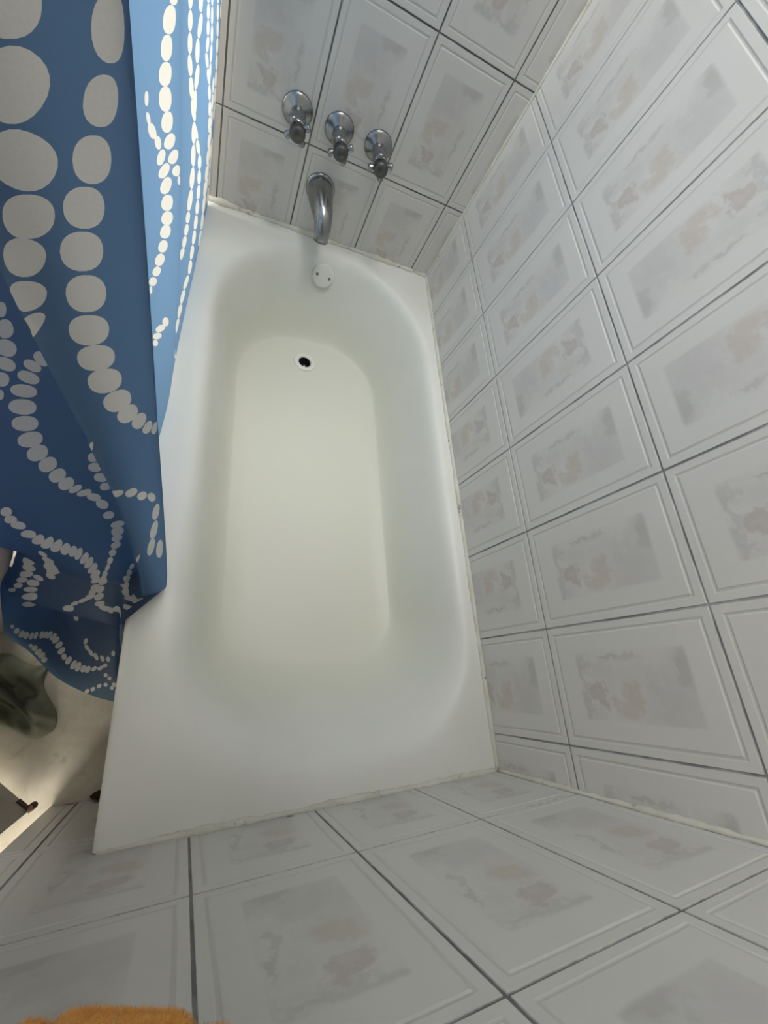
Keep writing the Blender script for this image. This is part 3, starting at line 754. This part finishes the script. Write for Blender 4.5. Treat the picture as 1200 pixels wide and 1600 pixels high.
(1.2905,-0.0163,-0.0313,0.0368,-0.0397,0.0180),
(1.2316,0.0028,0.0000,0.0087,-0.0248,0.0042),
(0.8857,0.3436,0.0299,-0.0201,-0.0065,-0.0039),
(0.8704,0.3367,0.0301,-0.0210,-0.0107,-0.0011),
(0.8479,0.3347,0.0312,-0.0219,-0.0113,-0.0008),
(0.8132,0.3402,0.0364,-0.0238,-0.0216,0.0052),
(1.1049,0.0167,-0.0011,0.0045,-0.0205,-0.0030),
(0.9726,0.5569,0.0288,-0.0108,-0.0005,-0.0116),
(0.9714,0.5323,0.0296,-0.0123,-0.0153,-0.0066),
(0.9453,0.5169,0.0265,-0.0121,0.0008,-0.0138),
(0.9471,0.4876,0.0281,-0.0139,-0.0125,-0.0084),
(0.9285,0.4672,0.0250,-0.0139,-0.0011,-0.0146),
(0.9557,0.4148,0.0284,-0.0147,0.0273,-0.0241),
(1.0070,0.3692,0.0377,-0.0176,0.0251,-0.0213),
(1.0566,0.3271,0.0425,-0.0189,0.0052,-0.0120),
(1.0679,0.3015,0.0434,-0.0197,0.0058,-0.0129),
(1.0722,0.2779,0.0439,-0.0211,-0.0026,-0.0097),
(1.0672,0.2571,0.0439,-0.0226,-0.0022,-0.0106),
(1.0524,0.2401,0.0434,-0.0244,-0.0086,-0.0078),
(1.0337,0.2242,0.0429,-0.0265,-0.0112,-0.0067),
(1.0115,0.2095,0.0428,-0.0292,-0.0105,-0.0077),
(0.9908,0.1925,0.0434,-0.0334,-0.0097,-0.0090),
(0.9303,0.2072,0.0405,-0.0335,-0.0359,0.0137),
(0.8756,0.2222,0.0366,-0.0326,-0.0245,0.0063),
(0.8317,0.2297,0.0409,-0.0367,-0.0215,0.0036),
(0.7891,0.2341,0.0467,-0.0376,-0.0237,0.0034),
(0.8779,0.0406,-0.0001,0.0056,-0.0207,0.0007),
(0.8358,0.0343,0.0017,0.0039,-0.0131,0.0069),
(0.8072,0.0440,0.0004,0.0055,-0.0141,0.0035),
(0.7783,0.0523,-0.0008,0.0089,-0.0135,-0.0012),
(0.7505,0.0498,-0.0006,0.0074,-0.0136,-0.0009),
(0.8128,0.1153,0.0288,-0.0526,0.0239,-0.0550),
(1.0922,0.5186,0.0265,-0.0092,0.0039,-0.0098),
(1.1003,0.4979,0.0271,-0.0098,0.0040,-0.0104),
(1.1088,0.4760,0.0276,-0.0103,0.0043,-0.0110),
(1.1119,0.4553,0.0283,-0.0110,-0.0038,-0.0083),
(1.1129,0.4347,0.0288,-0.0112,0.0223,-0.0187),
(1.1604,0.3956,0.0305,-0.0111,0.0245,-0.0194),
(1.1991,0.3611,0.0340,-0.0118,0.0149,-0.0152),
(1.2319,0.3289,0.0376,-0.0134,0.0083,-0.0132),
(1.2502,0.3008,0.0399,-0.0150,0.0095,-0.0143),
(1.2695,0.2703,0.0415,-0.0169,-0.0019,-0.0109),
(1.2659,0.2470,0.0423,-0.0185,-0.0016,-0.0120),
(1.2575,0.2236,0.0430,-0.0207,-0.0071,-0.0106),
(1.2432,0.2006,0.0440,-0.0235,-0.0069,-0.0121),
(1.2402,0.1667,0.0455,-0.0295,-0.0003,-0.0192),
(1.2318,0.1263,0.0442,-0.0406,-0.0139,-0.0151),
(1.1998,0.0964,0.0410,-0.0438,-0.0218,-0.0093),
(1.1618,0.4940,0.0209,-0.0067,0.0055,-0.0124),
(1.1734,0.4679,0.0218,-0.0073,0.0060,-0.0132),
(1.1862,0.4402,0.0228,-0.0080,0.0066,-0.0140),
(1.1886,0.4152,0.0238,-0.0086,-0.0002,-0.0119),
(1.1847,0.3920,0.0247,-0.0090,-0.0041,-0.0105),
(1.2745,0.4586,0.0252,-0.0086,0.0074,-0.0126),
(1.2903,0.4321,0.0265,-0.0094,0.0081,-0.0133),
(1.3079,0.4043,0.0281,-0.0101,0.0090,-0.0139),
(1.3226,0.3775,0.0299,-0.0104,0.0044,-0.0119),
(1.3324,0.3531,0.0313,-0.0107,0.0051,-0.0120),
(1.3435,0.3281,0.0326,-0.0113,0.0057,-0.0125),
(1.3559,0.3019,0.0338,-0.0120,0.0063,-0.0132),
(1.3665,0.2750,0.0349,-0.0130,0.0044,-0.0133),
(1.3698,0.2212,0.0582,-0.0146,-0.0044,-0.0132),
(1.3651,0.1921,0.0364,-0.0190,-0.0021,-0.0155),
(1.3614,0.1563,0.0371,-0.0244,-0.0014,-0.0201),
(1.3538,0.1101,0.0360,-0.0334,-0.0153,-0.0154),
(1.2827,0.3413,0.0252,-0.0090,0.0026,-0.0114),
(1.2886,0.3175,0.0261,-0.0095,0.0031,-0.0119),
(1.2939,0.2930,0.0268,-0.0102,-0.0002,-0.0112),
(1.2938,0.2691,0.0274,-0.0111,0.0001,-0.0122),
(1.2943,0.2429,0.0279,-0.0123,0.0005,-0.0135),
(1.2895,0.2164,0.0283,-0.0140,-0.0024,-0.0137),
(1.2843,0.1861,0.0288,-0.0167,-0.0129,-0.0101),
(1.2581,0.1636,0.0294,-0.0197,-0.0127,-0.0121),
(1.3587,0.4304,0.0243,-0.0082,0.0040,-0.0114),
(1.3672,0.4067,0.0253,-0.0086,0.0044,-0.0117),
]

def spare_beads():
    """the printed strands go on over the folds and the height the picture does not reach"""
    res = []
    for s in range(-4, 15):
        u0 = .03+.095*s
        v = .95 if u0 > .36 else .95
        ph = s*1.7
        while v < 1.34:
            r = .011+.005*math.sin(v*9+ph)
            res.append((u0+.022*math.sin(v*11+ph), v, r, 0, 0, r*1.15)); v += r*2.5
    for s in range(3):
        u0 = .375+.036*s; v = -.30
        while v < .95:
            r = .009+.003*math.sin(v*13+s)
            res.append((u0+.010*math.sin(v*14+s*2), v, r, 0, 0, r*1.1)); v += r*2.5
    for s in range(4):
        u0 = -.32+.085*s; v = -.32
        while v < .92:
            r = .011+.004*math.sin(v*12+s*2)
            res.append((u0+.020*math.sin(v*12+s*2.2), v, r, 0, 0, r*1.1)); v += r*2.5
    for s in range(10):
        u0 = .48+.09*s; v = -.33
        while v < -.03:
            r = .009+.003*math.sin(v*13+s)
            res.append((u0+.018*math.sin(v*14+s*2), v, r, 0, 0, r*1.1)); v += r*2.5
    return res
ALL = list(BEADS)+spare_beads()
pts = []; edges = []
U0, U1, V0, V1 = -.65, 1.37, -.34, 1.37
nu, nvv = 150, 0
us = [U0+(U1-U0)*i/220 for i in range(221)]
for a in (.262, .268, .274, .278, .282, .286, .290, .294, .298, .303, .335, .339, .343, .347, .351, .356, .362): us.append(a)
us = sorted(us); us = [u for i, u in enumerate(us) if i == 0 or u-us[i-1] > .0012]
vsv = [V0+i*.0125 for i in range(20)]+[-.085+.004*i for i in range(48)]+[.115+.02*i for i in range(50)]+[1.13+.05*i for i in range(5)]+[V1]
vsv = sorted(set(round(v, 4) for v in vsv))
for iu, u in enumerate(us):
    for iv, v in enumerate(vsv):
        inn = 0 < iu < len(us)-1 and 0 < iv < len(vsv)-1
        ju = (random.random()-.5)*.0006 if inn else 0
        pts.append(Vector((u+ju, v)))
nb = 22
for (u, v, ax, ay, bx, by) in ALL:
    o = len(pts)
    for i in range(nb):
        t = 2*math.pi*i/nb; c, s = math.cos(t), math.sin(t)
        # slightly squared ovals
        c = math.copysign(abs(c)**.9, c); s = math.copysign(abs(s)**.9, s)
        pts.append(Vector((min(max(u+ax*c+bx*s, U0), U1), min(max(v+ay*c+by*s, V0), V1))))
    edges += [(o+i, o+(i+1) % nb) for i in range(nb)]
vo, eo, fo, *_ = delaunay_2d_cdt(pts, edges, [], 0, 1e-6)
# bucket the beads for the inside test
bk = {}
for b in ALL:
    ext_u = math.hypot(b[2], b[4]); ext_v = math.hypot(b[3], b[5])
    for i in range(int((b[0]-ext_u)/.02)-1, int((b[0]+ext_u)/.02)+2):
        for j in range(int((b[1]-ext_v)/.02)-1, int((b[1]+ext_v)/.02)+2): bk.setdefault((i, j), []).append(b)
def in_bead(u, v):
    for (cu, cv, ax, ay, bx, by) in bk.get((int(u/.02), int(v/.02)), []):
        det = ax*by-ay*bx
        if abs(det) < 1e-12: continue
        du, dv = u-cu, v-cv
        s = (du*by-dv*bx)/det; t = (ax*dv-ay*du)/det
        if abs(s)**2.2+abs(t)**2.2 < 1.0: return True
    return False
bm = bmesh.new(); uvl = bm.loops.layers.uv.new('UVMap')
nv = [bm.verts.new(curtain(p[0], p[1])) for p in vo]
for f in fo:
    a, b, c = (vo[i] for i in f)
    if abs((b[0]-a[0])*(c[1]-a[1])-(b[1]-a[1])*(c[0]-a[0])) < 1e-10: continue
    cu = (a[0]+b[0]+c[0])/3; cv = (a[1]+b[1]+c[1])/3
    try: fc = bm.faces.new([nv[i] for i in f])
    except ValueError: continue
    fc.material_index = 1 if in_bead(cu, cv) else 0
    for lp, i in zip(fc.loops, f): lp[uvl].uv = (vo[i][0], vo[i][1])
bmesh.ops.delete(bm, geom=[v for v in bm.verts if not v.link_faces], context='VERTS')
cur = build('shower_curtain', bm, [M['cloth_blue'], M['cloth_white']], None, True)
tag(cur, 'blue shower curtain printed with strands of white ovals, draped over the tub edge', 'shower curtain')
me = cur.data
# rail that carries it
bm = bmesh.new(); tube(bm, [(-.690, .001, 1.365), (-.690, L-.003, 1.365)], .0125, 16)
lathe(bm, [(.03, 0), (.03, .004), (.018, .012)], (-.690, .0005, 1.365), (0, 1, 0), 24); lathe(bm, [(.03, 0), (.03, .004), (.018, .012)], (-.690, L-.0025, 1.365), (0, -1, 0), 24)
rail = build('curtain_rail', bm, M['chrome'], None, True)
tag(rail, 'chrome rail above the tub edge carrying the blue curtain', 'curtain rail')

# ------------------------------------------------------------------ toilet beside the curtain (only its seat edge shows)
T = Vector((-1.092, .443, FZ))
def oval(z, rx, ry, n=48, oy=0.0): return [(rx*math.cos(2*math.pi*i/n), oy+ry*math.sin(2*math.pi*i/n), z) for i in range(n)]
to = empty('toilet', T, 'pale toilet with rounded seat at the left picture edge beside the curtain', 'toilet')
bm = bmesh.new()
loft(bm, [oval(0, .105, .115), oval(.012, .105, .115), oval(.03, .098, .108), oval(.15, .095, .11), oval(.24, .108, .12), oval(.30, .125, .135), oval(.355, .140, .145), oval(.378, .146, .150)], True, True, True)
build('bowl', bm, M['ceramic'], to, True)
bm = bmesh.new()
loft(bm, [oval(.378, .174, .168), oval(.384, .180, .172), oval(.398, .181, .173), oval(.412, .176, .168), oval(.419, .160, .152), oval(.4225, .10, .10), oval(.4235, .02, .02)], True, True, True)
build('seat_lid', bm, M['ceramic'], to, True)

# ------------------------------------------------------------------ crumpled olive cloth on the floor
def olive():
    bm = bmesh.new(); n, m = 56, 40
    rows = []
    for i in range(n):
        row = []
        for j in range(m):
            s, t = i/(n-1), j/(m-1)
            x = -1.040+.135*s; y = .150+.150*t
            x += .02*math.sin(t*5+1); y += .015*math.sin(s*6)
            h = .030+.030*math.sin(9*s-5*t+1.2)+.022*math.sin(13*t+4*s)+.012*math.sin(23*s+17*t)
            ed = min(s, 1-s, t, 1-t); h = .004+max(0, h)*min(1, ed*6)
            row.append((x, y, FZ+h+.0025))
        rows.append(row)
    top = [[bm.verts.new(p) for p in r] for r in rows]
    bot = [[bm.verts.new((p[0], p[1], max(FZ+.0008, p[2]-.004))) for p in r] for r in rows]
    for i in range(n-1):
        for j in range(m-1):
            bm.faces.new((top[i][j], top[i+1][j], top[i+1][j+1], top[i][j+1])); bm.faces.new((bot[i][j], bot[i][j+1], bot[i+1][j+1], bot[i+1][j]))
    for j in range(m-1):
        bm.faces.new((top[0][j], top[0][j+1], bot[0][j+1], bot[0][j])); bm.faces.new((top[-1][j], bot[-1][j], bot[-1][j+1], top[-1][j+1]))
    for i in range(n-1):
        bm.faces.new((top[i][0], bot[i][0], bot[i+1][0], top[i+1][0])); bm.faces.new((top[i][-1], top[i+1][-1], bot[i+1][-1], bot[i][-1]))
    fix(bm)
    return bm
ol = build('crumpled_cloth', olive(), M['olive'], None, True)
tag(ol, 'crumpled olive green cloth on the floor under the curtain hem', 'cloth')

# ------------------------------------------------------------------ orange towel hanging on the near wall
def towel():
    bm = bmesh.new()
    n, m = 64, 60
    # closed folded cross-section in plan, hanging down to a soft hem
    rings = []
    for j in range(m):
        t = j/(m-1); ring = []
        for i in range(n):
            a = 2*math.pi*i/n; cx, sy = math.cos(a), math.sin(a)
            cx = math.copysign(abs(cx)**.55, cx); sy = math.copysign(abs(sy)**.55, sy)
            fold = .006*math.sin(a*5+t*2)+.003*math.sin(a*11)
            rx = .060+fold; ry = .021+fold*.5
            if t < .05: q = math.sqrt(max(0, 1-(1-t/.05)**2)); rx *= .80+.20*q; ry *= .15+.85*q
            x = -.648+rx*cx; y = .031+ry*sy
            zb = TZ+.64*(x+.640)+.004*(cx*.95)**4+.002*math.sin(a*7)
            z = zb+(.62*t)
            ring.append((x, max(.0045, y), z))
        rings.append(ring)
    loft(bm, rings, True, True, True)
    return bm
TZ = .4855
tw = None
bm = towel(); fix(bm)
bm2 = bmesh.new()
faces = [(f.calc_center_median(), f.normal.copy(), f.calc_area(), [v.co.copy() for v in f.verts]) for f in bm.faces if f.calc_center_median().z < TZ+.10]
for (c, nrm, ar, vv) in faces:
    for _ in range(max(1, int(ar/1.1e-6)) if ar < 4e-4 else 400):
        i = random.randrange(len(vv)-2)+1 if len(vv) > 3 else 1
        r1, r2 = random.random(), random.random()
        if r1+r2 > 1: r1, r2 = 1-r1, 1-r2
        p = vv[0]+(vv[i]-vv[0])*r1+(vv[i+1]-vv[0])*r2
        d = (nrm+Vector((random.uniform(-.7, .7), random.uniform(-.7, .7), random.uniform(-.7, .7)))).normalized()
        ln = random.uniform(.0015, .0038); s = d.orthogonal().normalized()*.00022
        tip = p+d*ln
        if tip.y < .001: continue
        va = [bm2.verts.new(q) for q in (p-s, p+s, tip+s*.5, tip-s*.5)]
        bm2.faces.new(va)
tw = empty('hanging_towel', (-.641, .03, TZ), 'fluffy orange towel hanging on the near wall, its hem at the bottom edge', 'towel')
tb = build('towel_cloth', bm, M['orange'], None, True); local(tb, tw)
pile = build('terry_pile', bm2, M['orange'], None); local(pile, tw); pile['kind'] = 'stuff'

# ------------------------------------------------------------------ light
def area(name, loc, target, sx, sy, power, col):
    l = bpy.data.lights.new(name, 'AREA'); l.shape = 'RECTANGLE'; l.size = sx; l.size_y = sy; l.energy = power; l.color = col
    o = bpy.data.objects.new(name, l); C.objects.link(o); o.location = loc
    o.rotation_euler = (Vector(target)-Vector(loc)).to_track_quat('-Z', 'Y').to_euler()
    return o
area('window_daylight', ((WX0+WX1)/2, L+.015, (WZ0+WZ1)/2), ((WX0+WX1)/2+.25, 0, (WZ0+WZ1)/2+.1), WX1-WX0-.1, WZ1-WZ0-.1, 23, (1.0, .975, .93))
area('ceiling_lamp_light', (-1.0, 1.06, CEIL-.06), (-1.0, 1.06, 0), .5, .35, 22.0, (1.0, .97, .92))
fill = area('basin_fill_light', (-.45, .84, CEIL-.03), (-.45, .84, 0), .3, .3, 1.35, (1.0, .98, .94)); fill.data.spread = math.radians(47)  # added fill light, no known fixture; narrow cone brightens basin and rim
area('hall_daylight', (-1.15, -1.25, .05), (-1.05, 0, -.25), 1.1, .8, 58, (1.0, .95, .86))
for nm, (cx, cy, hx_, hy_), lab in (('ceiling_lamp', (-1.0, 1.06, .27, .195), 'square white ceiling lamp left of the curtain'), ('fill_light_frame', (-.45, .84, .165, .165), 'square white frame of the added fill light above the tub')):  # the frame above the tub only houses the added fill light
    bm = bmesh.new(); z1 = CEIL-.0005; z0 = CEIL-(.075 if nm == 'ceiling_lamp' else .04)
    for a, b in [((cx-hx_, cy-hy_), (cx+hx_, cy-hy_+.012)), ((cx-hx_, cy+hy_-.012), (cx+hx_, cy+hy_)), ((cx-hx_, cy-hy_+.012), (cx-hx_+.012, cy+hy_-.012)), ((cx+hx_-.012, cy-hy_+.012), (cx+hx_, cy+hy_-.012))]:
        box(bm, (a[0], a[1], z0), (b[0], b[1], z1))
    tag(build(nm, bm, M['white_paint']), lab, 'ceiling lamp')
w = bpy.data.worlds.new('World'); scene.world = w; w.use_nodes = True
w.node_tree.nodes['Background'].inputs[0].default_value = (.7, .8, 1, 1); w.node_tree.nodes['Background'].inputs[1].default_value = .3

# ------------------------------------------------------------------ camera
cam = bpy.data.cameras.new('camera'); co = bpy.data.objects.new('camera', cam); C.objects.link(co)
cam.sensor_fit = 'VERTICAL'; cam.sensor_height = 24.0; cam.lens = 24.0*650.802/1600
cam.clip_start = .01; cam.clip_end = 50
Rm = Matrix([[0.910973, -0.083318, -0.403963], [-0.070423, 0.933587, -0.351364], [0.406409, 0.348531, 0.844605]])
co.matrix_world = Matrix.Translation((-0.63331, 0.22256, 0.85225)) @ Rm.to_4x4()
scene.camera = co
vs_ = scene.view_settings
scene.display_settings.display_device = 'sRGB'
vs_.view_transform = 'Standard'; vs_.look = 'None'; vs_.gamma = 1.0; vs_.use_curve_mapping = False
vs_.exposure = 0.0
